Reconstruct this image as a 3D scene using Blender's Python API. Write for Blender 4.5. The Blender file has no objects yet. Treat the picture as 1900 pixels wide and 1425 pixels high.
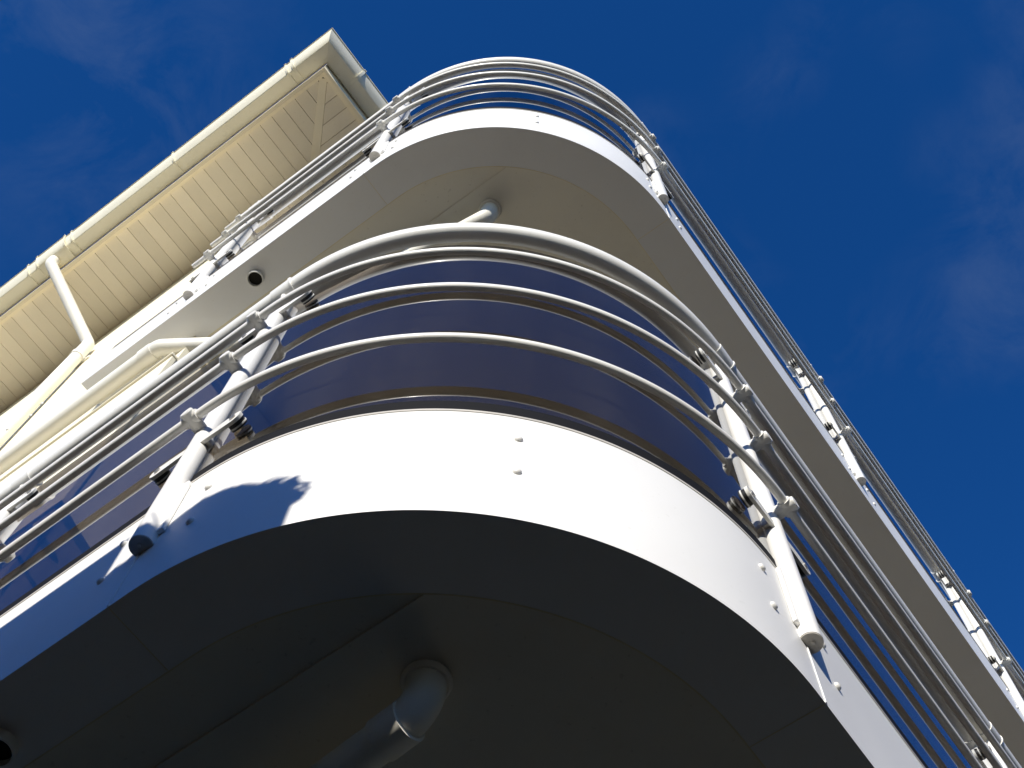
import bpy, bmesh, math, random
from mathutils import Vector, Matrix
random.seed(7)
PI = math.pi
scene = bpy.context.scene
COL = scene.collection

# ------------------------------------------------------------------ camera
cam_d = bpy.data.cameras.new("camera")
cam = bpy.data.objects.new("camera", cam_d)
COL.objects.link(cam)
cr = Vector((0.80690221, 0.59025628, 0.02250219))
cu = Vector((0.54487041, -0.75848731, 0.35750978))
cf = Vector((-0.22809002, 0.27621465, 0.93363826))
M = Matrix((cr, cu, -cf)).transposed().to_4x4()
M.translation = Vector((0.348, -0.4547, 0.0))
cam.matrix_world = M
cam_d.sensor_width = 36.0
cam_d.lens = 2484.2636 / 1900.0 * 36.0
cam_d.clip_start = 0.02
cam_d.clip_end = 5000
scene.camera = cam

# ------------------------------------------------------------------ light
SUN_AZ = math.radians(-66.0)
SUN_EL = math.radians(19.0)
sd = Vector((math.cos(SUN_EL) * math.cos(SUN_AZ), math.cos(SUN_EL) * math.sin(SUN_AZ), math.sin(SUN_EL)))
sun_d = bpy.data.lights.new("sun", 'SUN')
sun_d.energy = 5.0
sun_d.angle = math.radians(0.42)
sun_d.color = (1.0, 0.94, 0.82)
sun = bpy.data.objects.new("sun", sun_d)
sun.rotation_euler = sd.to_track_quat('Z', 'Y').to_euler()
sun.location = sd * 40
COL.objects.link(sun)

world = bpy.data.worlds.new("World")
scene.world = world
world.use_nodes = True
wn, wl = world.node_tree.nodes, world.node_tree.links
wn.clear()
w_out = wn.new('ShaderNodeOutputWorld')
w_bg = wn.new('ShaderNodeBackground')
sky = wn.new('ShaderNodeTexSky')
sky.sky_type = 'NISHITA'
sky.sun_disc = False
sky.sun_elevation = SUN_EL
sky.sun_rotation = math.atan2(sd.x, sd.y)
sky.altitude = 900
sky.air_density = 0.9
sky.dust_density = 0.15
sky.ozone_density = 4.5
w_bg.inputs['Strength'].default_value = 0.15
# deep polarised-looking blue of the photograph
hs = wn.new('ShaderNodeHueSaturation')
hs.inputs['Saturation'].default_value = 1.22
hs.inputs['Value'].default_value = 1.0
hs.inputs['Hue'].default_value = 0.511
wl.new(sky.outputs['Color'], hs.inputs['Color'])
# a few thin wisps of cirrus, placed by direction
tc = wn.new('ShaderNodeTexCoord')
n1 = wn.new('ShaderNodeTexNoise'); n1.inputs['Scale'].default_value = 13.0
n1.inputs['Detail'].default_value = 9; n1.inputs['Roughness'].default_value = 0.62; n1.inputs['Distortion'].default_value = 0.5
n2 = wn.new('ShaderNodeTexNoise'); n2.inputs['Scale'].default_value = 4.3; n2.inputs['Detail'].default_value = 2
wl.new(tc.outputs['Generated'], n1.inputs['Vector'])
wl.new(tc.outputs['Generated'], n2.inputs['Vector'])
r1 = wn.new('ShaderNodeMapRange'); r1.inputs['From Min'].default_value = 0.44; r1.inputs['From Max'].default_value = 0.80
r2 = wn.new('ShaderNodeMapRange'); r2.inputs['From Min'].default_value = 0.49; r2.inputs['From Max'].default_value = 0.66
wl.new(n1.outputs['Fac'], r1.inputs['Value']); wl.new(n2.outputs['Fac'], r2.inputs['Value'])
mm = wn.new('ShaderNodeMath'); mm.operation = 'MULTIPLY'
wl.new(r1.outputs['Result'], mm.inputs[0]); wl.new(r2.outputs['Result'], mm.inputs[1])
m2 = wn.new('ShaderNodeMath'); m2.operation = 'MULTIPLY'; m2.inputs[1].default_value = 0.13
wl.new(mm.outputs[0], m2.inputs[0])
mixc = wn.new('ShaderNodeMixRGB'); mixc.inputs['Color2'].default_value = (1.7, 2.1, 2.6, 1)
wl.new(m2.outputs[0], mixc.inputs['Fac']); wl.new(hs.outputs['Color'], mixc.inputs['Color1'])
wl.new(mixc.outputs['Color'], w_bg.inputs['Color'])
wl.new(w_bg.outputs['Background'], w_out.inputs['Surface'])

scene.view_settings.view_transform = 'Standard'
scene.view_settings.look = 'None'
scene.view_settings.exposure = 0.18
scene.view_settings.gamma = 1.0
scene.view_settings.use_curve_mapping = False
scene.render.engine = 'CYCLES'
scene.cycles.max_bounces = 12
scene.cycles.diffuse_bounces = 6
scene.cycles.glossy_bounces = 8
scene.cycles.transparent_max_bounces = 16
scene.cycles.caustics_reflective = False
scene.cycles.caustics_refractive = False

# ------------------------------------------------------------------ materials
def base_mat(name):
    m = bpy.data.materials.new(name); m.use_nodes = True
    return m, m.node_tree.nodes, m.node_tree.links, m.node_tree.nodes['Principled BSDF']

def paint(name, col, rough=0.45, spec=0.5, var=0.05, vscale=6.0, bump=0.0, bscale=200.0, dirt=0.0, dcol=(0.25, 0.22, 0.17), coat=0.0, dscale=3.5):
    """painted / rendered surface with slow colour drift, dirt speckle and a fine bump"""
    m, N, L, b = base_mat(name)
    tc = N.new('ShaderNodeTexCoord')
    nz = N.new('ShaderNodeTexNoise'); nz.inputs['Scale'].default_value = vscale; nz.inputs['Detail'].default_value = 6
    L.new(tc.outputs['Object'], nz.inputs['Vector'])
    rp = N.new('ShaderNodeMapRange'); rp.inputs['From Min'].default_value = 0.3; rp.inputs['From Max'].default_value = 0.7
    rp.inputs['To Min'].default_value = 1 - var; rp.inputs['To Max'].default_value = 1 + var * 0.6
    L.new(nz.outputs['Fac'], rp.inputs['Value'])
    mul = N.new('ShaderNodeVectorMath'); mul.operation = 'SCALE'
    mul.inputs[0].default_value = col
    L.new(rp.outputs['Result'], mul.inputs['Scale'])
    last = mul.outputs['Vector']
    if dirt > 0:
        nd = N.new('ShaderNodeTexNoise'); nd.inputs['Scale'].default_value = dscale; nd.inputs['Detail'].default_value = 10; nd.inputs['Roughness'].default_value = 0.7
        mp = N.new('ShaderNodeMapping'); mp.inputs['Scale'].default_value = (1, 1, 0.35)
        L.new(tc.outputs['Object'], mp.inputs['Vector']); L.new(mp.outputs['Vector'], nd.inputs['Vector'])
        rd = N.new('ShaderNodeMapRange'); rd.inputs['From Min'].default_value = 0.52; rd.inputs['From Max'].default_value = 0.78
        rd.inputs['To Max'].default_value = dirt
        L.new(nd.outputs['Fac'], rd.inputs['Value'])
        sp = N.new('ShaderNodeTexNoise'); sp.inputs['Scale'].default_value = dscale * 22; sp.inputs['Detail'].default_value = 2
        L.new(tc.outputs['Object'], sp.inputs['Vector'])
        rs = N.new('ShaderNodeMapRange'); rs.inputs['From Min'].default_value = 0.68; rs.inputs['From Max'].default_value = 0.74
        rs.inputs['To Max'].default_value = dirt * 1.3
        L.new(sp.outputs['Fac'], rs.inputs['Value'])
        ad = N.new('ShaderNodeMath'); ad.operation = 'ADD'; ad.use_clamp = True
        L.new(rd.outputs['Result'], ad.inputs[0]); L.new(rs.outputs['Result'], ad.inputs[1])
        mx = N.new('ShaderNodeMixRGB'); mx.inputs['Color2'].default_value = (*dcol, 1)
        L.new(ad.outputs[0], mx.inputs['Fac']); L.new(last, mx.inputs['Color1'])
        last = mx.outputs['Color']
    L.new(last, b.inputs['Base Color'])
    rr = N.new('ShaderNodeMapRange'); rr.inputs['To Min'].default_value = rough - 0.07; rr.inputs['To Max'].default_value = rough + 0.12
    L.new(nz.outputs['Fac'], rr.inputs['Value']); L.new(rr.outputs['Result'], b.inputs['Roughness'])
    b.inputs['Specular IOR Level'].default_value = spec
    if coat: b.inputs['Coat Weight'].default_value = coat; b.inputs['Coat Roughness'].default_value = 0.12
    if bump > 0:
        nb = N.new('ShaderNodeTexNoise'); nb.inputs['Scale'].default_value = bscale; nb.inputs['Detail'].default_value = 4
        L.new(tc.outputs['Object'], nb.inputs['Vector'])
        bp = N.new('ShaderNodeBump'); bp.inputs['Strength'].default_value = bump; bp.inputs['Distance'].default_value = 0.003
        L.new(nb.outputs['Fac'], bp.inputs['Height']); L.new(bp.outputs['Normal'], b.inputs['Normal'])
    return m

WHITE = (0.87, 0.86, 0.82)
M_fascia = paint('white_coated_fascia', (0.82, 0.82, 0.81), 0.38, 0.4, 0.03, 2.5, 0.06, 30, 0.10, (0.45, 0.43, 0.38))
M_rail = paint('white_powder_coat', WHITE, 0.36, 0.45, 0.03, 12, 0.05, 260, 0.10, (0.42, 0.38, 0.30), coat=0.25)
M_post = paint('white_post_paint', (0.84, 0.83, 0.80), 0.32, 0.5, 0.03, 12, 0.05, 200, 0.06, (0.45, 0.40, 0.34), coat=0.2)
M_fit = paint('cast_fitting_white', (0.78, 0.77, 0.73), 0.4, 0.5, 0.08, 40, 0.25, 160, 0.22, (0.32, 0.29, 0.23))
M_cap = paint('grimy_end_cap', (0.52, 0.49, 0.44), 0.6, 0.4, 0.18, 60, 0.2, 150, 0.5, (0.22, 0.2, 0.17), dscale=14)
M_soffit = paint('soffit_board_paint', (0.84, 0.80, 0.685), 0.6, 0.3, 0.06, 2.6, 0.10, 120, 0.20, (0.42, 0.37, 0.28))
M_joint = paint('sealant_bead', (0.80, 0.72, 0.50), 0.7, 0.3, 0.12, 20)
M_wall = paint('cream_smooth_render', (0.86, 0.80, 0.635), 0.8, 0.2, 0.05, 1.2, 0.35, 260, 0.10, (0.45, 0.36, 0.22))
M_deck = paint('deck_membrane', (0.78, 0.71, 0.55), 0.8, 0.2, 0.1, 4, 0.3, 120)
M_gutter = paint('cream_pvc_gutter', (0.88, 0.84, 0.68), 0.34, 0.5, 0.03, 5, 0.03, 60, 0.10, (0.38, 0.33, 0.22))
M_pipe = paint('cream_pvc_pipe', (0.85, 0.83, 0.76), 0.45, 0.4, 0.03, 6, 0.03, 60, 0.10, (0.45, 0.38, 0.26))
M_rubber = paint('black_rubber', (0.012, 0.012, 0.013), 0.5, 0.4, 0.1, 30)
M_gasket = paint('black_glazing_channel', (0.008, 0.008, 0.009), 0.75, 0.15, 0.1, 8)
M_alu = paint('mill_trim', (0.55, 0.52, 0.47), 0.35, 0.5, 0.1, 9)
M_steel = paint('stainless_disc', (0.45, 0.44, 0.42), 0.25, 0.6, 0.1, 60); M_steel.node_tree.nodes['Principled BSDF'].inputs['Metallic'].default_value = 0.85
M_bolt = paint('painted_bolt_head', (0.80, 0.79, 0.76), 0.35, 0.5, 0.06, 80, 0, 0, 0.15)
M_dark = paint('dark_void', (0.03, 0.028, 0.024), 0.9, 0.1, 0.1, 5)
M_roof = paint('grey_roof_tile', (0.14, 0.12, 0.11), 0.8, 0.3, 0.2, 9, 0.5, 40)
M_asphalt = paint('asphalt', (0.045, 0.032, 0.018), 0.9, 0.2, 0.2, 12, 0.7, 90)
M_pave = paint('paving_slabs', (0.028, 0.021, 0.014), 0.85, 0.2, 0.15, 3, 0.4, 70)
M_brick = paint('old_render_grey', (0.13, 0.10, 0.065), 0.85, 0.2, 0.15, 3, 0.4, 90, 0.3)
M_bounceroof = paint('pale_bounce_roof', (0.78, 0.70, 0.54), 0.8, 0.2, 0.06, 2, 0.2, 60, 0.15)  # kept pale so the added block bounces sun up to soffit and eaves
M_terra = paint('terracotta', (0.35, 0.13, 0.06), 0.8, 0.2, 0.12, 20)
M_bark = paint('bark', (0.10, 0.07, 0.045), 0.9, 0.1, 0.3, 30, 0.6, 60)
M_leaf = paint('box_leaf', (0.05, 0.09, 0.022), 0.5, 0.4, 0.35, 30)
M_frame = paint('white_window_frame', (0.8, 0.8, 0.78), 0.35, 0.5, 0.03, 8)

# eaves boards: groove lines are real gaps in the mesh, colour drifts slightly board to board
M_board = paint('eaves_board', (0.88, 0.795, 0.63), 0.5, 0.35, 0.05, 2.2, 0.05, 90, 0.10, (0.40, 0.30, 0.17))
M_trim = paint('eaves_trim', (0.90, 0.81, 0.61), 0.4, 0.4, 0.03, 6)

def banded(m, axis, pitch, amp):
    N, L = m.node_tree.nodes, m.node_tree.links
    b = N['Principled BSDF']; src = b.inputs['Base Color'].links[0].from_socket
    tc = N.new('ShaderNodeTexCoord'); sx = N.new('ShaderNodeSeparateXYZ'); L.new(tc.outputs['Object'], sx.inputs[0])
    d = N.new('ShaderNodeMath'); d.operation = 'DIVIDE'; d.inputs[1].default_value = pitch; L.new(sx.outputs[axis], d.inputs[0])
    o = N.new('ShaderNodeMath'); o.operation = 'SUBTRACT'; o.inputs[1].default_value = PHASE[axis] / pitch; L.new(d.outputs[0], o.inputs[0])
    f = N.new('ShaderNodeMath'); f.operation = 'FLOOR'; L.new(o.outputs[0], f.inputs[0])
    w = N.new('ShaderNodeTexWhiteNoise'); w.noise_dimensions = '1D'; L.new(f.outputs[0], w.inputs['W'])
    r = N.new('ShaderNodeMapRange'); r.inputs['To Min'].default_value = 1 - amp; r.inputs['To Max'].default_value = 1 + amp * .5; L.new(w.outputs['Value'], r.inputs['Value'])
    k = N.new('ShaderNodeVectorMath'); k.operation = 'SCALE'; L.new(src, k.inputs[0]); L.new(r.outputs['Result'], k.inputs['Scale'])
    L.new(k.outputs['Vector'], b.inputs['Base Color'])
    return m
PHASE = {0: 0.0, 1: 0.0}
def glass_mat(name, tint, refl_boost=1.15):
    m = bpy.data.materials.new(name); m.use_nodes = True
    N, L = m.node_tree.nodes, m.node_tree.links
    N.clear()
    o = N.new('ShaderNodeOutputMaterial')
    tr = N.new('ShaderNodeBsdfTransparent'); tr.inputs['Color'].default_value = (*tint, 1)
    gl = N.new('ShaderNodeBsdfGlossy'); gl.inputs['Roughness'].default_value = 0.012; gl.inputs['Color'].default_value = (0.95, 0.97, 1, 1)
    fr = N.new('ShaderNodeFresnel'); fr.inputs['IOR'].default_value = 1.43
    # faint rain-dust film
    tcn = N.new('ShaderNodeTexCoord'); nz = N.new('ShaderNodeTexNoise'); nz.inputs['Scale'].default_value = 7; nz.inputs['Detail'].default_value = 9
    mp = N.new('ShaderNodeMapping'); mp.inputs['Scale'].default_value = (1, 1, 0.18)
    L.new(tcn.outputs['Object'], mp.inputs['Vector']); L.new(mp.outputs['Vector'], nz.inputs['Vector'])
    rr = N.new('ShaderNodeMapRange'); rr.inputs['From Min'].default_value = 0.45; rr.inputs['From Max'].default_value = 0.85; rr.inputs['To Max'].default_value = 0.022
    L.new(nz.outputs['Fac'], rr.inputs['Value'])
    df = N.new('ShaderNodeBsdfDiffuse'); df.inputs['Color'].default_value = (0.5, 0.47, 0.42, 1)
    mx = N.new('ShaderNodeMixShader'); m2 = N.new('ShaderNodeMixShader')
    # the pane is a thin slab: reflect at the face that is met from outside, only tint at the other
    geo = N.new('ShaderNodeNewGeometry'); sub = N.new('ShaderNodeMath'); sub.operation = 'SUBTRACT'; sub.inputs[0].default_value = 1.18
    L.new(geo.outputs['Backfacing'], sub.inputs[1])
    ff = N.new('ShaderNodeMath'); ff.operation = 'MULTIPLY'; ff.use_clamp = True
    gt = N.new('ShaderNodeMath'); gt.operation = 'GREATER_THAN'; gt.inputs[1].default_value = 0.5
    L.new(sub.outputs[0], gt.inputs[0])
    f2 = N.new('ShaderNodeMath'); f2.operation = 'MULTIPLY'; f2.inputs[1].default_value = refl_boost
    L.new(fr.outputs['Fac'], f2.inputs[0])
    L.new(f2.outputs[0], ff.inputs[0]); L.new(gt.outputs[0], ff.inputs[1])
    L.new(ff.outputs[0], mx.inputs['Fac']); L.new(tr.outputs[0], mx.inputs[1]); L.new(gl.outputs[0], mx.inputs[2])
    L.new(rr.outputs['Result'], m2.inputs['Fac']); L.new(mx.outputs[0], m2.inputs[1]); L.new(df.outputs[0], m2.inputs[2])
    L.new(m2.outputs[0], o.inputs['Surface'])
    return m
M_glass = glass_mat('smoked_balcony_glass', (0.485, 0.45, 0.425), 1.15)
M_pane = glass_mat('window_pane_glass', (0.75, 0.78, 0.78))

# ------------------------------------------------------------------ helpers
def link(name, bm, mat, parent=None, smooth=None):
    me = bpy.data.meshes.new(name)
    bmesh.ops.recalc_face_normals(bm, faces=bm.faces)
    bm.to_mesh(me); bm.free()
    me.materials.append(mat)
    if smooth:
        for p in me.polygons: p.use_smooth = True
        me.set_sharp_from_angle(angle=math.radians(smooth))
    o = bpy.data.objects.new(name, me)
    COL.objects.link(o)
    if parent: o.parent = parent
    return o

def thing(name, label, cat, loc=(0, 0, 0), group=None, kind=None):
    o = bpy.data.objects.new(name, None); COL.objects.link(o)
    o.location = loc; o.empty_display_size = 0.2
    o['label'] = label; o['category'] = cat
    if group: o['group'] = group
    if kind: o['kind'] = kind
    return o

def tag(o, label, cat, group=None):
    o['label'] = label; o['category'] = cat
    if group: o['group'] = group

def struct(o):
    o['kind'] = 'structure'; return o

def box(bm, x0, x1, y0, y1, z0, z1, bevel=0.0):
    v = [bm.verts.new((x, y, z)) for x in (x0, x1) for y in (y0, y1) for z in (z0, z1)]
    fs = [(0, 1, 3, 2), (4, 6, 7, 5), (0, 4, 5, 1), (2, 3, 7, 6), (0, 2, 6, 4), (1, 5, 7, 3)]
    F = [bm.faces.new([v[i] for i in f]) for f in fs]
    if bevel > 0:
        es = list({e for f in F for e in f.edges})
        bmesh.ops.bevel(bm, geom=es, offset=bevel, segments=2, affect='EDGES', profile=0.6)

def tube(bm, pts, rad, seg=20, caps=True, closed=False):
    """pts list of Vector; rad float or list"""
    n = len(pts); pts = [Vector(p) for p in pts]
    rads = rad if isinstance(rad, (list, tuple)) else [rad] * n
    rings = []; up = None
    for i, p in enumerate(pts):
        if i == 0: t = pts[1] - pts[0]
        elif i == n - 1: t = pts[-1] - pts[-2]
        else: t = (pts[i + 1] - p).normalized() + (p - pts[i - 1]).normalized()
        if t.length < 1e-9: t = pts[min(i + 1, n - 1)] - pts[max(i - 1, 0)]
        t.normalize()
        if up is None:
            up = Vector((0, 0, 1)) if abs(t.z) < 0.9 else Vector((1, 0, 0))
        a = (up - t * up.dot(t)).normalized(); b = t.cross(a); up = a
        rings.append([bm.verts.new(p + (a * math.cos(2 * PI * k / seg) + b * math.sin(2 * PI * k / seg)) * rads[i]) for k in range(seg)])
    for i in range(n - 1):
        for k in range(seg):
            bm.faces.new((rings[i][k], rings[i][(k + 1) % seg], rings[i + 1][(k + 1) % seg], rings[i + 1][k]))
    if caps:
        bm.faces.new(rings[0][::-1]); bm.faces.new(rings[-1])

def bend(p0, p1, p2, r, n=8):
    """points of a fillet of radius r at p1"""
    p0, p1, p2 = Vector(p0), Vector(p1), Vector(p2)
    a = (p0 - p1).normalized(); b = (p2 - p1).normalized()
    ang = a.angle(b); d = r / math.tan(ang / 2)
    c = p1 + (a + b).normalized() * (r / math.sin(ang / 2))
    s, e = p1 + a * d - c, p1 + b * d - c
    om = s.angle(e); out = []
    for i in range(n + 1):
        t = i / n
        out.append(c + s * (math.sin((1 - t) * om) / math.sin(om)) + e * (math.sin(t * om) / math.sin(om)))
    return out

# ------------------------------------------------------------------ balcony plan: left wing along -x, quarter round, right wing along +y
R = 0.7517
A2 = PI * R / 4          # half the arc length
H1 = 1.7574              # lower balcony soffit (camera height is 0)
STOREY = 2.95
HF = 0.3848              # fascia height
GROUND = -1.55

def P(s, off=0.0):
    if s < -A2: return Vector((-R + (s + A2), -off, 0)), Vector((0, -1, 0)), Vector((1, 0, 0))
    if s > A2: return Vector((off, R + (s - A2), 0)), Vector((1, 0, 0)), Vector((0, 1, 0))
    ph = -PI / 2 + PI / 2 * (s + A2) / (2 * A2)
    n = Vector((math.cos(ph), math.sin(ph), 0))
    return Vector((-R, R, 0)) + n * (R + off), n, Vector((-n.y, n.x, 0))

def srange(s0, s1, fine=88):
    out = [s0]; step = 2 * A2 / fine
    if s0 < -A2: out += [x for x in (-A2,) if x > s0 and x < s1]
    k = 1
    while k < fine:
        s = -A2 + k * step
        if s0 < s < s1: out.append(s)
        k += 1
    if s1 > A2 and s0 < A2: out.append(A2)
    out.append(s1)
    res = []
    for x in sorted(out):
        if not res or abs(x - res[-1]) > 1e-5: res.append(x)
    # split the long straights
    fin = [res[0]]
    for a, b in zip(res, res[1:]):
        m = max(1, int((b - a) / 0.8))
        fin += [a + (b - a) * j / m for j in range(1, m + 1)]
    return fin

def sweep(bm, prof, s0, s1, fine=88, close=True):
    """closed profile [(offset, z)...] swept along the balcony edge"""
    S = srange(s0, s1, fine); rings = []
    for s in S:
        ring = []
        for o, z in prof:
            q, n, t = P(s, o); ring.append(bm.verts.new((q.x, q.y, z)))
        rings.append(ring)
    m = len(prof)
    for i in range(len(S) - 1):
        for k in range(m):
            bm.faces.new((rings[i][k], rings[i][(k + 1) % m], rings[i + 1][(k + 1) % m], rings[i + 1][k]))
    bm.faces.new(rings[0]); bm.faces.new(rings[-1][::-1])

def sweep_tube(bm, off, z, r, s0, s1, seg=18, fine=88):
    prof = [(off + r * math.cos(2 * PI * k / seg), z + r * math.sin(2 * PI * k / seg)) for k in range(seg)]
    sweep(bm, prof, s0, s1, fine)

def poly_prism(bm, pts, z0, z1):
    a = [bm.verts.new((x, y, z0)) for x, y in pts]; b = [bm.verts.new((x, y, z1)) for x, y in pts]
    n = len(pts)
    bm.faces.new(a[::-1]); bm.faces.new(b)
    for i in range(n): bm.faces.new((a[i], a[(i + 1) % n], b[(i + 1) % n], b[i]))

def frame_at(s, z=0.0):
    q, n, t = P(s, 0.0)
    m = Matrix((t, n, Vector((0, 0, 1)))).transposed().to_4x4()   # local x = along, y = outward, z = up
    m.translation = Vector((q.x, q.y, z))
    return m

# ------------------------------------------------------------------ ground
bm = bmesh.new()
for ring in [2000]:
    vs = [bm.verts.new((x, y, GROUND)) for x, y in ((-ring, -ring), (ring, -ring), (ring, ring), (-ring, ring))]
    bm.faces.new(vs)
g = struct(link('ground', bm, M_asphalt))
bm = bmesh.new(); box(bm, -12, 1.9, -1.25, 14, GROUND - 0.05, GROUND + 0.11, 0.01)
struct(link('pavement', bm, M_pave))

# ------------------------------------------------------------------ the building
XC, YW = -1.65, 0.09        # corner of the cream walls
ZE = 7.45                   # underside of the eaves
bld = thing('apartment_building', 'cream rendered apartment building with wide boarded eaves behind the curved balconies', 'building', (XC, YW, GROUND))
def bpart(name, bm, m, smooth=None, parent=None):
    o = link(name, bm, m, None, smooth)
    par = parent or bld
    o.parent = par
    o.matrix_parent_inverse = Matrix.Translation((-XC, -YW, -GROUND)) if par is bld else Matrix.Identity(4)
    return o
bm = bmesh.new()
box(bm, -13.0, XC, YW, 12.0, GROUND, 7.62)
bpart('wall', bm, M_wall)
# roof (low hip)
EO = 0.425                   # eaves overhang
xe, ye = XC + EO, YW - EO
bm = bmesh.new()
a = [bm.verts.new(v) for v in ((-13.6, ye - .02, 7.66), (xe + .02, ye - .02, 7.66), (xe + .02, 12.6, 7.66), (-13.6, 12.6, 7.66))]
b = [bm.verts.new(v) for v in ((-9.5, 5.5, 9.6), (-6.2, 5.5, 9.6), (-6.2, 7.0, 9.6), (-9.5, 7.0, 9.6))]
for i in range(4): bm.faces.new((a[i], a[(i + 1) % 4], b[(i + 1) % 4], b[i]))
bm.faces.new(b); bm.faces.new(a[::-1])
bpart('roof', bm, M_roof)
# fascia board round the eaves
bm = bmesh.new()
box(bm, -13.6, xe + 0.0, ye - 0.018, ye, ZE - 0.03, 7.655)
box(bm, xe + 0.002, xe + 0.020, ye - 0.018, 12.6, ZE - 0.03, 7.654)
bpart('fascia_board', bm, M_trim)
# boarded eaves: planks across the overhang, mitre strip at the corner
bm = bmesh.new()
PW, GAP = 0.0835, 0.0028
def plank(x0, x1, y0f, y1f, z0=ZE, z1=ZE + 0.012):
    pass
k = 0
x = XC + 0.02
cx_, cy_ = xe, ye
# front run: boards lie along y; the corner is cut on the diagonal
x = xe - 0.06
PHASE[0], PHASE[1] = xe - 0.06, ye + 0.06
i = 0
while x > -13.5:
    x0, x1 = x - PW + GAP, x
    def yin(xx): return min(YW - 0.001, ye + (xe - xx)) - 0.0
    pts = [(x0, ye + 0.012), (x1, ye + 0.012), (x1, yin(x1) - (0.030 if xe - x1 < EO else 0.0)), (x0, yin(x0) - (0.030 if xe - x0 < EO else 0.0))]
    if pts[2][1] - pts[1][1] > 0.004:
        # chamfered plank edges
        poly_prism(bm, pts, ZE, ZE + 0.012)
    x -= PW; i += 1
bpart('eaves_boarding', bm, banded(M_board, 0, PW, 0.09))
bm = bmesh.new()
y = ye + 0.06
while y < 12.5:
    y0, y1 = y, y + PW - GAP
    def xin(yy): return max(XC + 0.001, xe - (yy - ye))
    pts = [(xin(y0) + (0.030 if y0 - ye < EO else 0), y0), (xe - 0.012, y0), (xe - 0.012, y1), (xin(y1) + (0.030 if y1 - ye < EO else 0), y1)]
    if pts[1][0] - pts[0][0] > 0.004: poly_prism(bm, pts, ZE, ZE + 0.012)
    y += PW
bpart('eaves_boarding', bm, banded(paint('eaves_board_return', (0.88, 0.795, 0.63), 0.5, 0.35, 0.05, 2.2, 0.05, 90, 0.10, (0.40, 0.30, 0.17)), 1, PW, 0.09))
bm = bmesh.new()
box(bm, -13.5, xe - .001, ye + .001, YW - .001, ZE + 0.0125, ZE + 0.02)
box(bm, XC + .001, xe - .001, YW, 12.5, ZE + 0.0125, ZE + 0.0205)
bpart('eaves_backing', bm, M_dark if False else paint('groove_backing', (0.62, 0.50, 0.34), 0.8))
bm = bmesh.new()
# mitre cover strip + edge trims
w = 0.030
poly_prism(bm, [(xe - 0.012, ye + 0.012 + w), (xe - 0.012 - w, ye + 0.012), (XC - 0.0, YW - w - .005), (XC + w + .005, YW)], ZE - 0.006, ZE - 0.001)
box(bm, -13.5, xe - 0.020, ye + 0.001, ye + 0.020, ZE - 0.010, ZE - 0.0005)
box(bm, xe - 0.020, xe - 0.001, ye + 0.001, 12.5, ZE - 0.010, ZE - 0.0006)
bpart('eaves_trim', bm, M_trim)
# proud wall band between the balconies, with a thin lipped top
bm = bmesh.new(); box(bm, -12.9, XC + 0.004, YW - 0.022, YW - 0.0005, 2.3, 4.43, 0.003)
bpart('wall_band', bm, M_wall)
bm = bmesh.new(); box(bm, -12.9, XC + 0.008, YW - 0.030, YW - 0.0005, 4.4305, 4.445, 0.002)
bpart('band_lip', bm, M_wall)
# side glazing looking onto the right wing balconies
for lv in range(2):
    z0 = H1 + HF + lv * STOREY
    for (ya, yb) in ((1.6, 3.4), (4.6, 6.4)):
        bm = bmesh.new()
        for (p, q_, r_, t_) in ((ya, ya + .06, z0, z0 + 2.1), (yb - .06, yb, z0, z0 + 2.1), ((ya + yb) / 2 - .04, (ya + yb) / 2 + .04, z0, z0 + 2.04)):
            box(bm, XC - 0.02, XC + 0.03, p, q_, r_, t_, 0.004)
        box(bm, XC - 0.02, XC + 0.029, ya + .061, yb - .061, z0 + 2.041, z0 + 2.1, 0.004)
        w_ = bpart('balcony_door', bm, M_frame)
        bm = bmesh.new(); box(bm, XC + 0.004, XC + 0.010, ya + .05, yb - .05, z0, z0 + 2.05)
        o = link('pane', bm, glass_mat('door_glass', (0.08, 0.08, 0.09)) if lv == 0 and ya < 2 else bpy.data.materials['door_glass'], w_)

# ------------------------------------------------------------------ gutter along the eaves (mitred corner)
gut = thing('roof_gutter', 'cream box gutter running round the corner of the boarded eaves', 'gutter', (xe, ye, ZE))
GW, GH = 0.135, 0.080
gz = ZE + 0.055
prof = [(0.006, gz + GH), (0.006, gz + .008), (0.014, gz), (GW - 0.050, gz), (GW - 0.045, gz + .002), (GW - 0.026, gz + .022), (GW - 0.012, gz + .048), (GW - 0.006, gz + GH - 0.012),
        (GW, gz + GH - 0.010), (GW, gz + GH), (GW - 0.010, gz + GH), (GW - 0.017, gz + .048), (GW - 0.031, gz + .026), (GW - 0.050, gz + .005), (0.016, gz + .005), (0.010, gz + .012), (0.010, gz + GH)]
def gut_ring(bm, prof, where):
    # where: function o,z -> xyz
    return [bm.verts.new(where(o, z)) for o, z in prof]
def gut_run(bm, prof, fa, fb):
    a = gut_ring(bm, prof, fa); b = gut_ring(bm, prof, fb); m = len(prof)
    for k in range(m): bm.faces.new((a[k], a[(k + 1) % m], b[(k + 1) % m], b[k]))
    bm.faces.new(a); bm.faces.new(b[::-1])
yf, xf = ye - 0.018, xe + 0.020
L0 = lambda x: (lambda o, z: (x, yf - o, z))
LC = lambda o, z: (xf + o, yf - o, z)
R0 = lambda y: (lambda o, z: (xf + o, y, z))
def gpart(name, bm, m, smooth=None):
    o = link(name, bm, m, gut, smooth); o.matrix_parent_inverse = Matrix.Translation((-xe, -ye, -ZE)); return o
bm = bmesh.new(); gut_run(bm, prof, L0(-13.6), L0(xe - 0.13)); gpart('channel', bm, M_gutter, 18)
bm = bmesh.new(); gut_run(bm, prof, R0(ye + 0.13), R0(12.6)); gpart('channel', bm, M_gutter, 18)
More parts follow.
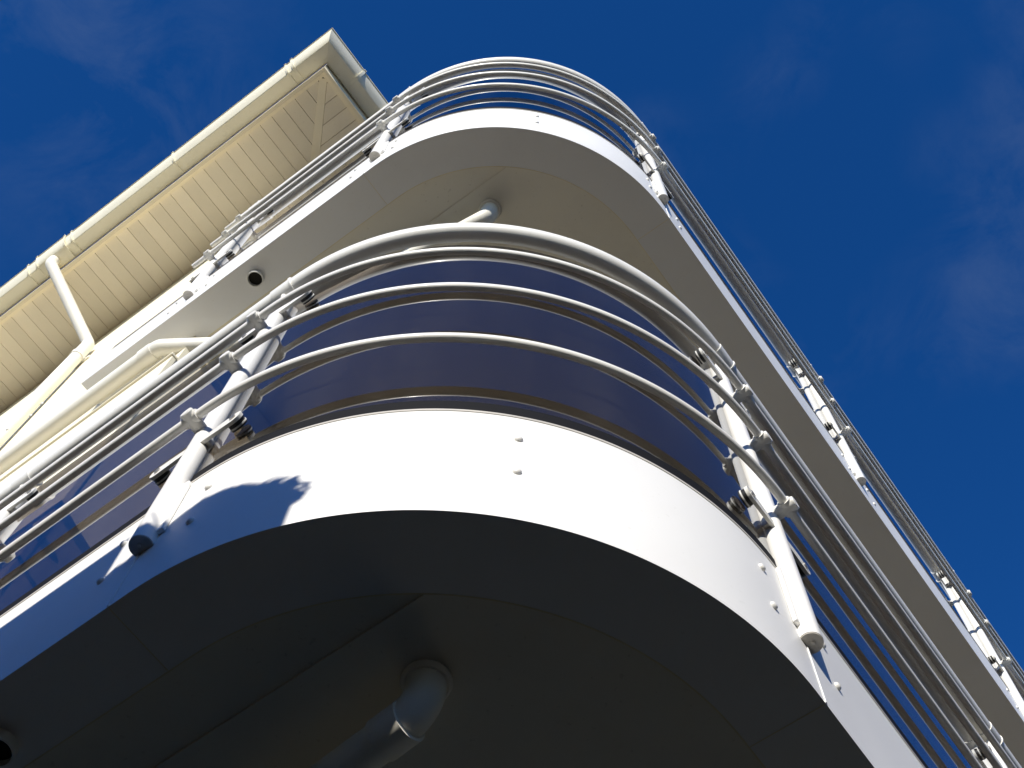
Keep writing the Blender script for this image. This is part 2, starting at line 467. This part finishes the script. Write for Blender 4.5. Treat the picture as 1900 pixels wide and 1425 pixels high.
def grow(prof, d):
    c = [(sum(p[0] for p in prof) / len(prof)), (sum(p[1] for p in prof) / len(prof))]
    return [(o + (d if o > c[0] else 0), z + (-d if z < gz + .03 else d * .6)) for o, z in prof]
gp = grow(prof, 0.004)
bm = bmesh.new(); gut_run(bm, gp, L0(xe - 0.131), LC); gut_run(bm, gp, LC, R0(ye + 0.131)); gpart('corner_union', bm, M_gutter, 35)
def strap(fa, fb, name='bracket', d=0.006):
    bm = bmesh.new(); gut_run(bm, grow(prof, d), fa, fb); return gpart(name, bm, M_gutter, 35)
for xb in (xe - 0.128,): strap(L0(xb - .016), L0(xb), 'bracket', .009)
strap(R0(ye + .128), R0(ye + .144), 'bracket', .009)
for xb in (-1.40, -2.24, -3.03, -3.38, -4.3, -5.2, -6.1): strap(L0(xb - .012), L0(xb))
for yb in (0.02, 0.9, 1.8, 2.7): strap(R0(yb), R0(yb + .012))
strap(L0(-3.31), L0(-3.09), 'outlet', .007)
for xb in (-3.315, -3.095): strap(L0(xb), L0(xb + .012), 'bracket', .011)

# ------------------------------------------------------------------ downpipe
dp = thing('rain_downpipe', 'cream round downpipe with swan neck from the gutter to the wall', 'downpipe', (-3.24, YW, ZE))
PR = 0.034
top = Vector((-3.20, yf - 0.065, gz + 0.01)); e1 = Vector((-3.20, yf - 0.065, gz - 0.07)); e2 = Vector((-3.13, YW - 0.045, 6.98)); bot = Vector((-3.13, YW - 0.045, GROUND + 0.1))
pts = [top] + bend(top, e1, e2, 0.05) + bend(e1, e2, bot, 0.05) + [bot]
bm = bmesh.new(); tube(bm, pts, PR, 24)
def dpart(name, bm, m=M_pipe, smooth=40):
    o = link(name, bm, m, dp, smooth); o.matrix_parent_inverse = Matrix.Translation((3.24, -YW, -ZE)); return o
dpart('pipe', bm)
for z in (6.78, 4.9, 2.9, 0.9):
    bm = bmesh.new(); tube(bm, [(-3.13, YW - .045, z - .02), (-3.13, YW - .045, z + .02)], PR + 0.005, 24)
    box(bm, -3.15, -3.11, YW - .045, YW - .001, z - .015, z + .015)
    box(bm, -3.185, -3.075, YW - .012, YW - .0012, z - .013, z + .013, .002)
    dpart('pipe_clip', bm)

# ------------------------------------------------------------------ balconies
def shift_tree(o, dx, dy): o.location.x += dx; o.location.y += dy

def balcony(tag_lbl, zb, dx, dy, sL, sR, up):
    t = thing('curved_balcony', tag_lbl, 'balcony', (dx, dy, zb))
    z = 0.0
    L = lambda name, bm, m, sm=None: link(name, bm, m, t, sm)
    bm = bmesh.new()
    sweep(bm, [(0, 0.0), (0.0, HF), (-0.012, HF), (-0.012, 0.012), (-0.139, 0.012), (-0.139, 0.0)], sL, sR, 120)
    L('fascia', bm, M_fascia, 30)
    # top flashing lip + black glazing channel
    bm = bmesh.new(); sweep(bm, [(0.0015, HF + 0.0005), (0.0015, HF + 0.007), (-0.010, HF + 0.007), (-0.010, HF + 0.0005)], sL, sR, 88)
    L('flashing', bm, M_alu, 30)
    bm = bmesh.new(); sweep(bm, [(0.0008, HF + 0.0075), (0.0008, HF + 0.046), (-0.022, HF + 0.046), (-0.022, HF + 0.0075)], sL, sR, 88)
    L('glazing_channel', bm, M_gasket, 30)
    # slab + deck
    S = srange(sL + 0.004, sR - 0.004, 60)
    edge = []
    for s in S:
        q, n, tt = P(s, -0.028); edge.append((q.x, q.y))
    inner = [(XC - dx + 0.001, P(sR - .004)[0].y), (XC - dx + 0.001, YW - dy - 0.001)]
    if True:
        inner.append((P(sL + .004)[0].x, YW - dy - 0.001))
    bm = bmesh.new(); poly_prism(bm, edge + inner, 0.035, HF - 0.05)
    L('deck', bm, M_deck)
    # soffit boards (two, stepped) inside the border return
    YS = 0.262 - dy
    S = srange(sL + 0.002, sR - 0.002, 60)
    seam = [(P(s, -0.1395)[0].x, P(s, -0.1395)[0].y) for s in S]
    A = [p for p in seam if p[1] < YS - 0.0005 and p[0] < -0.02]
    # x of the seam at y = YS
    ax = None
    for (x0, y0), (x1, y1) in zip(seam, seam[1:]):
        if y0 < YS <= y1: ax = x0 + (x1 - x0) * (YS - y0) / (y1 - y0); break
    xl = min(XC - dx, A[0][0]) if False else A[0][0]
    bm = bmesh.new()
    ptsA = A + [(ax, YS)] + [(XC - dx + 0.001, YS)] + ([(XC - dx + 0.001, YW - dy - .001), (A[0][0], YW - dy - 0.001)] if YW - dy > 0.139 else [])
    # border may already touch the wall on the left wing: start at the wall corner there
    if not (YW - dy > 0.139):
        A2_ = [p for p in A if p[0] > XC - dx + 0.001]
        ptsA = [(XC - dx + 0.001, A[0][1])] + A2_ + [(ax, YS), (XC - dx + 0.001, YS)]
    poly_prism(bm, ptsA, 0.0075, 0.030)
    L('soffit_board', bm, M_soffit)
    B = [p for p in seam if p[1] > YS + 0.0005]
    bm = bmesh.new()
    poly_prism(bm, [(ax, YS + .00005)] + B + [(XC - dx + 0.001, B[-1][1]), (XC - dx + 0.001, YS + .00005)], 0.0015, 0.029)
    L('soffit_board', bm, M_soffit)
    # sealant beads: along the seam, across the border at both tangent points
    bm = bmesh.new()
    sweep(bm, [(-0.1382, -0.0005), (-0.1408, -0.0005), (-0.1408, 0.009), (-0.1382, 0.009)], sL + .003, sR - .003, 88)
    for s in (-A2 - 0.04, A2 + 0.02, A2 + 2.84, -A2 - 2.5):
        if s < sL + .1: continue
        q, n, tt = P(s, 0)
        m = frame_at(s)
        pr = [(-.0008, -0.003), (.0008, -0.003), (.0008, -0.137), (-.0008, -0.137)]
        poly_prism(bm, [((m @ Vector((a, b, 0))).x, (m @ Vector((a, b, 0))).y) for a, b in pr], -0.0005, 0.003)
    L('sealant_joint', bm, M_joint)
    # vertical joint cover in the fascia sheet
    for s in (-A2 - 0.04, A2 + 0.02, A2 + 2.84):
        if s < sL + .1: continue
        m = frame_at(s)
        bm = bmesh.new(); box(bm, -.0016, .0016, 0.0003, 0.0022, 0.001, HF - .002)
        bm.transform(m); L('fascia_joint', bm, M_fascia)
    # dome headed bolts in pairs
    def bolts(s):
        for zz in (0.163, 0.292):
            q, n, tt = P(s, 0.0)
            bm = bmesh.new()
            seg = 14; prof_ = [(0.0080, 0.0), (0.0077, 0.0028), (0.0060, 0.0050), (0.0032, 0.0062)]
            rings = []
            m = frame_at(s, zz)
            for r_, h_ in prof_:
                rings.append([bm.verts.new(m @ Vector((r_ * math.cos(2 * PI * k / seg), h_, r_ * math.sin(2 * PI * k / seg)))) for k in range(seg)])
            for a_, b_ in zip(rings, rings[1:]):
                for k in range(seg): bm.faces.new((a_[k], a_[(k + 1) % seg], b_[(k + 1) % seg], b_[k]))
            bm.faces.new(rings[-1]); bm.faces.new(rings[0][::-1])
            L('bolt', bm, M_bolt, 50)
    for s0 in post_s:
        for d in (-0.096, 0.096): bolts(s0 + d)
    bolts(0.025)
    # overflow spout through the border on the left wing
    sx = -1.318 - dx if up else -1.10
    sy = (0.052 if up else 0.085) - dy
    bm = bmesh.new()
    seg = 24
    ro, ri, zb_ = 0.030, 0.0265, -0.022
    for (ra, za), (rb, zb2) in (((ro, 0.004), (ro, zb_)), ((ro, zb_), (ri, zb_)), ((ri, zb_), (ri, 0.05))):
        a_ = [bm.verts.new((sx + ra * math.cos(2 * PI * k / seg), sy + ra * math.sin(2 * PI * k / seg), za)) for k in range(seg)]
        b_ = [bm.verts.new((sx + rb * math.cos(2 * PI * k / seg), sy + rb * math.sin(2 * PI * k / seg), zb2)) for k in range(seg)]
        for k in range(seg): bm.faces.new((a_[k], a_[(k + 1) % seg], b_[(k + 1) % seg], b_[k]))
    sp = L('overflow_spout', bm, M_fit, 40)
    bm = bmesh.new(); tube(bm, [(sx, sy, -0.006), (sx, sy, -0.0005)], 0.0262, 24)
    link('spout_mouth', bm, M_dark, sp)
    return t

post_s = [-A2 - 1.85, -A2 - 0.925, -A2 - 0.026, A2 + 0.020, A2 + 1.42, A2 + 2.79, A2 + 4.2, A2 + 5.6, A2 + 7.0]
UX, UY = 0.0324, -0.0178
H2 = H1 + STOREY
balcony('lower white curved balcony in front, its underside in deep shade', H1, 0, 0, -A2 - 5.2, A2 + 9.5, False)
balcony('upper white curved balcony with warm grey underside, below the eaves', H2, UX, UY, -A2 - 1.41, A2 + 9.5, True)

# ------------------------------------------------------------------ railings
ZR = (0.6187, 0.9471, 1.2308)      # rail heights above the soffit
ZH = 1.5185
PO, PRAD = 0.009, 0.0215           # post axis offset and radius
RO, RR = 0.054, 0.0094             # rail offset and radius
HO, HR = 0.024, 0.0243             # handrail

def cyl(bm, p0, p1, r, seg=20, r1=None):
    tube(bm, [p0, p1], [r, r if r1 is None else r1], seg)

def make_post(parent):
    """tree of parts in the local frame: x along the rail, y outward, z up from the soffit level"""
    zb, zt = 0.165, ZH - 0.085
    bm = bmesh.new()
    cyl(bm, (0, PO, zb + .0005), (0, PO, zt), PRAD, 28)
    # taper to the narrow spigot under the handrail
    pts = [(0, PO, zt), (0, PO, zt + .012), (0, PO + .003, zt + .03), (0, HO, ZH - HR + .004)]
    tube(bm, pts, [PRAD, PRAD, .011, .0095], 20)
    p = link('post', bm, M_post, parent, 40)
    bm = bmesh.new(); cyl(bm, (0, PO, zb - .002), (0, PO, zb), PRAD - .0012, 28); cyl(bm, (0, PO + .004, zb - .006), (0, PO + .004, zb - .002), 0.003, 8)
    link('end_cap', bm, M_cap, p, 40)
    # fixing plate between post and fascia
    bm = bmesh.new(); box(bm, -0.034, 0.034, 0.0006, 0.0095, zb + 0.03, HF - 0.006, 0.003)
    link('fixing_plate', bm, M_post, p)
    # saddle ring round the handrail
    bm = bmesh.new()
    cyl(bm, (-0.030, HO, ZH), (0.030, HO, ZH), HR + 0.0022, 32)
    link('handrail_sleeve', bm, M_rail, p, 40)
    bm = bmesh.new()
    tube(bm, [(0.030, HO, ZH), (0.034, HO, ZH)], [HR + .0045, HR + .0045], 32)
    link('sleeve_ring', bm, M_rail, p, 40)
    # rail brackets: stub arm from the post through the rail
    for zr in ZR:
        bm = bmesh.new()
        cyl(bm, (0, PO + 0.010, zr), (0, RO + 0.0165, zr), 0.0145, 22)
        cyl(bm, (0, RO + 0.016, zr), (0, RO + 0.0185, zr), 0.0145, 22, 0.0130)
        cyl(bm, (-0.0165, RO, zr), (0.0165, RO, zr), 0.0135, 22)
        link('rail_bracket', bm, M_fit, p, 40)
    # glass clamps: flat rounded arms both ways with black rubber discs
    for zc in (0.555, 1.350):
        bm = bmesh.new()
        Lh, hh = 0.114, 0.0195
        out = []
        for sgn in (1, -1):
            for k in range(13):
                a_ = -PI / 2 + PI * k / 12 if sgn == 1 else PI / 2 + PI * k / 12
                out.append((sgn * (Lh - hh) + hh * math.cos(a_), hh * math.sin(a_)))
        y0, y1 = 0.0150, 0.0220
        # pinched waist by the post
        def wz(x, z): return z * (0.55 + 0.45 * min(1.0, abs(x) / 0.085))
        prof = []
        for a_, b_ in zip(out, out[1:] + out[:1]):
            n_ = 6 if abs(a_[0] - b_[0]) > .05 else 1
            for j in range(n_):
                xx = a_[0] + (b_[0] - a_[0]) * j / n_; zz = a_[1] + (b_[1] - a_[1]) * j / n_
                prof.append((xx, wz(xx, zz)))
        fa = [bm.verts.new((x_, y0, zc + z_)) for x_, z_ in prof]; fb = [bm.verts.new((x_, y1, zc + z_)) for x_, z_ in prof]
        bm.faces.new(fa); bm.faces.new(fb[::-1]); n_ = len(prof)
        for k in range(n_): bm.faces.new((fa[k], fb[k], fb[(k + 1) % n_], fa[(k + 1) % n_]))
        box(bm, -0.030, 0.030, 0.0005, 0.0149, zc - 0.008, zc + 0.008, 0.002)
        link('glass_clamp', bm, M_fit, p, 35)
        for sg in (1, -1):
            xx = sg * (Lh - hh)
            for ya_, yb_, nm_, mt_, rr_ in ((0.0002, 0.0038, 'rubber_disc', M_rubber, .0180), (0.0039, 0.0070, 'spacer_disc', M_fit, .0188), (0.0071, 0.0149, 'rubber_disc', M_rubber, .0176),
                                            (-0.0180, -0.0095, 'steel_disc', M_steel, .0180), (0.0221, 0.0250, 'clamp_screw', M_steel, .007)):
                bm = bmesh.new(); cyl(bm, (xx, ya_, zc), (xx, yb_, zc), rr_, 22)
                link(nm_, bm, mt_, p, 40)
    return p

def copy_post(src, parent, mat):
    c = src.copy(); COL.objects.link(c); c.parent = parent; c.matrix_local = mat
    for ch in list(src.children):
        d = ch.copy(); COL.objects.link(d); d.parent = c
    return c

def railing(lbl, zb, dx, dy, sL, sR, posts, first=None):
    t = thing('balcony_railing', lbl, 'railing', (dx, dy, zb), 'curved balcony railings')
    bm = bmesh.new(); sweep_tube(bm, HO, ZH, HR, sL, sR, 28, 96)
    link('handrail', bm, M_rail, t, 40)
    for zr in ZR:
        bm = bmesh.new(); sweep_tube(bm, RO, zr, RR, sL, sR, 16, 96)
        link('rail', bm, M_rail, t, 40)
    p0 = first
    for s in posts:
        if p0 is None:
            p0 = make_post(t); p0.matrix_local = frame_at(s)
        else: copy_post(p0, t, frame_at(s))
    # glass between the posts
    for a_, b_ in zip(posts, posts[1:]):
        bm = bmesh.new()
        sweep(bm, [(-0.0002, HF + 0.0465), (-0.0002, 1.488), (-0.0092, 1.488), (-0.0092, HF + 0.0465)], a_ + 0.0235, b_ - 0.0235, 96)
        link('glass_panel', bm, M_glass, t, 30)
    return t, p0

lp = [-A2 - 0.026 - 0.92 * k for k in range(5, 0, -1)] + [-A2 - 0.026, A2 + 0.020] + [A2 + 0.020 + 1.42 * k for k in range(1, 7)]
rt, p0 = railing('lower curved railing of white tubes and smoked glass, nearest the viewer', H1, 0, 0, -A2 - 5.0, A2 + 9.0, lp)
up_ = [-A2 - 0.915, -A2 - 0.005, A2 - 0.010] + [A2 - 0.010 + 1.41 * k for k in range(1, 7)]
ut, _ = railing('upper curved railing of white tubes seen edge-on against the blue sky', H2, UX, UY, -A2 - 1.0, A2 + 9.0, up_, p0)
# upper handrail returns to the wall at its left end
bm = bmesh.new()
xs = P(-A2 - 1.0, HO)[0]
pts = [(xs.x, -HO, ZH)] + bend((xs.x, -HO, ZH), (xs.x - 0.075, -HO, ZH), (xs.x - 0.075, 0.106, ZH), 0.05) + [(xs.x - 0.075, 0.106, ZH)]
tube(bm, pts, HR, 24); link('handrail_return', bm, M_rail, ut, 40)

# ------------------------------------------------------------------ drain pipes slung under each balcony
def drain(lbl, zb, pts, r=0.032, rb=0.05, collars=()):
    t = thing('drain_pipe', lbl, 'drain pipe', pts[0], 'drain pipes under the balconies')
    V = [Vector(p) - Vector(pts[0]) for p in pts]
    path = [V[0]]
    for i in range(1, len(V) - 1):
        path += bend(path[-1] if i == 1 else V[i - 1], V[i], V[i + 1], rb)
    path.append(V[-1])
    bm = bmesh.new(); tube(bm, path, r, 26); link('pipe', bm, M_pipe, t, 40)
    bm = bmesh.new(); tube(bm, [(0, 0, -0.011), (0, 0, -0.006), (0, 0, -0.0015)], [r + .004, r + .008, r + .009], 26)
    link('ceiling_flange', bm, M_pipe, t, 40)
    for i, f in collars:
        a_, b_ = V[i], V[i + 1]; c = a_.lerp(b_, f); d = (b_ - a_).normalized()
        bm = bmesh.new(); tube(bm, [c - d * .028, c + d * .028], r + 0.0035, 26); link('socket', bm, M_pipe, t, 40)
    return t
hz = H2 - 0.10
drain('cream drain pipe under the upper balcony, elbowing round to the wall', H2,
      [(-0.472, 0.352, H2 + 0.001), (-0.472, 0.352, hz), (-1.50, 0.200, hz), (-1.745, 0.038, hz), (-6.0, 0.038, hz)], collars=((1, 0.14), (1, 0.94), (3, 0.012)))
hz = H1 - 0.075
drain('shaded drain pipe with elbow hanging under the lower balcony', H1,
      [(-0.478, 0.385, H1 + 0.001), (-0.478, 0.385, hz), (-1.40, 0.46, hz), (-1.40, 2.0, hz)], collars=((1, 0.06),))

# ------------------------------------------------------------------ unseen block added behind the viewer to throw the shadow on the left
# top of its parapet: set so that the shadow edge meets the lower fascia at z = 2.075
TANE = math.tan(SUN_EL) / abs(math.sin(SUN_AZ))
PAR = 2.072 + 1.41 * TANE
ZN = PAR - 0.343
nb = thing('added_shadow_block', 'unseen flat-roofed block added to shade the lower left fascia', 'building', (-4, -3, GROUND))
def npart(name, bm, m):
    o = link(name, bm, m, nb); o.matrix_parent_inverse = Matrix.Translation((4, 3, -GROUND)); return o
bm = bmesh.new(); box(bm, -3.9, 0.10, -5.0, -1.42, GROUND, ZN - .07); npart('wall', bm, M_brick)
bm = bmesh.new(); box(bm, -3.93, 0.13, -5.03, -1.40, ZN - .069, ZN, .006); npart('bounce_slab', bm, M_bounceroof)
bm = bmesh.new(); box(bm, -3.92, -0.24, -1.47, -1.41, ZN + .001, PAR, .004); npart('shadow_parapet', bm, M_brick)
bm = bmesh.new(); box(bm, -0.238, 0.165, -1.47, -1.41, ZN + .001, ZN + .125, .004); npart('shadow_kerb', bm, M_brick)  # upstand added to carry the cast shade down to the soffit edge
# unseen shrub shape, added to give that shadow its rounded end
sh = thing('shadow_shrub', 'unseen shrub shape added to round off the cast shadow', 'shadow caster', (0.045, -1.62, ZN))
bm = bmesh.new(); tube(bm, [(0, 0, 0), (0, 0, .13), (0, 0, .131), (0, 0, .16)], [.09, .125, .14, .14], 24); link('pot', bm, M_terra, sh, 30)
bm = bmesh.new(); tube(bm, [(0, 0, .15), (.01, 0, .25)], [.012, .008], 8)
for i in range(9):
    a_ = random.random() * 2 * PI; tube(bm, [(0.005, 0, .2), (.08 * math.cos(a_), .08 * math.sin(a_), .24), (.15 * math.cos(a_), .15 * math.sin(a_), .27 + .06 * random.random())], [.006, .004, .002], 6)
link('trunk', bm, M_bark, sh)
bm = bmesh.new()
for i in range(13000):
    v = Vector((random.gauss(0, 1), random.gauss(0, 1), random.gauss(0, 1))).normalized() * (random.random() ** 0.45)
    p_ = Vector((v.x * .215, v.y * .17, .205 + v.z * .115)) * (1 + .05 * math.sin(7 * v.x + 3 * v.z))
    if p_.z < .10: continue
    d = Vector((random.gauss(0, 1), random.gauss(0, 1), random.gauss(0, 1))).normalized(); e = d.orthogonal().normalized()
    l, w_ = .011 + random.random() * .006, .0055
    q4 = [p_ - d * l, p_ + e * w_, p_ + d * l, p_ - e * w_]
    bm.faces.new([bm.verts.new(x_) for x_ in q4])
link('foliage', bm, M_leaf, sh)
# unseen house, added to keep the sun off the paving
nb2 = thing('added_shade_house', 'unseen grey house added to shade the ground', 'building', (5, -9, GROUND))
bm = bmesh.new(); box(bm, -3 - 5, 9 - 5, -2.5, 3.0, 0, 4.70); link('wall', bm, M_brick, nb2)
bm = bmesh.new()
a = [bm.verts.new(v) for v in ((-8.3, -2.8, 4.702), (4.3, -2.8, 4.702), (4.3, 3.3, 4.702), (-8.3, 3.3, 4.702))]
b = [bm.verts.new(v) for v in ((-8.3, 0.2, 5.2), (4.3, 0.2, 5.2))]
bm.faces.new((a[0], a[1], b[1], b[0])); bm.faces.new((a[2], a[3], b[0], b[1])); bm.faces.new((a[1], a[2], b[1])); bm.faces.new((a[3], a[0], b[0])); bm.faces.new(a[::-1])
link('roof', bm, M_roof, nb2)
for i in range(4):
    bm = bmesh.new(); box(bm, -6.5 + 2.8 * i, -5.5 + 2.8 * i, 3.001, 3.04, 2.6, 4.0, .01)
    w_ = link('window', bm, M_frame, nb2)
    bm = bmesh.new(); box(bm, -6.42 + 2.8 * i, -5.58 + 2.8 * i, 3.041, 3.046, 2.68, 3.92); link('pane', bm, bpy.data.materials['door_glass'], w_)

# unseen house added on the right to cut skylight reaching the ground
th = thing('added_canyon_house', 'unseen pale house added on the right to hold skylight off the street', 'building', (6.5, 5, GROUND))
bm = bmesh.new(); box(bm, -2.9, 3.0, -6.0, 6.0, 0, 5.7); link('wall', bm, paint('pale_bounce_render', (0.42, 0.38, 0.31), 0.85, 0.2, 0.12, 3, 0.4, 90, 0.3), th)  # wall lightened to bounce light onto the right wing rails
bm = bmesh.new()
a = [bm.verts.new(v) for v in ((-3.1, -6.2, 5.702), (3.2, -6.2, 5.702), (3.2, 6.2, 5.702), (-3.1, 6.2, 5.702))]
b = [bm.verts.new(v) for v in ((0.0, -6.2, 6.6), (0.0, 6.2, 6.6))]
bm.faces.new((a[3], a[0], b[0], b[1])); bm.faces.new((a[1], a[2], b[1], b[0])); bm.faces.new((a[0], a[1], b[0])); bm.faces.new((a[2], a[3], b[1])); bm.faces.new(a[::-1])
link('roof', bm, M_roof, th)
for i in range(3):
    bm = bmesh.new(); box(bm, -2.94, -2.901, -4.4 + 3.4 * i, -3.2 + 3.4 * i, 3.2, 4.6, .01)
    w_ = link('window', bm, M_frame, th)
    bm = bmesh.new(); box(bm, -2.946, -2.941, -4.32 + 3.4 * i, -3.28 + 3.4 * i, 3.28, 4.52); link('pane', bm, bpy.data.materials['door_glass'], w_)
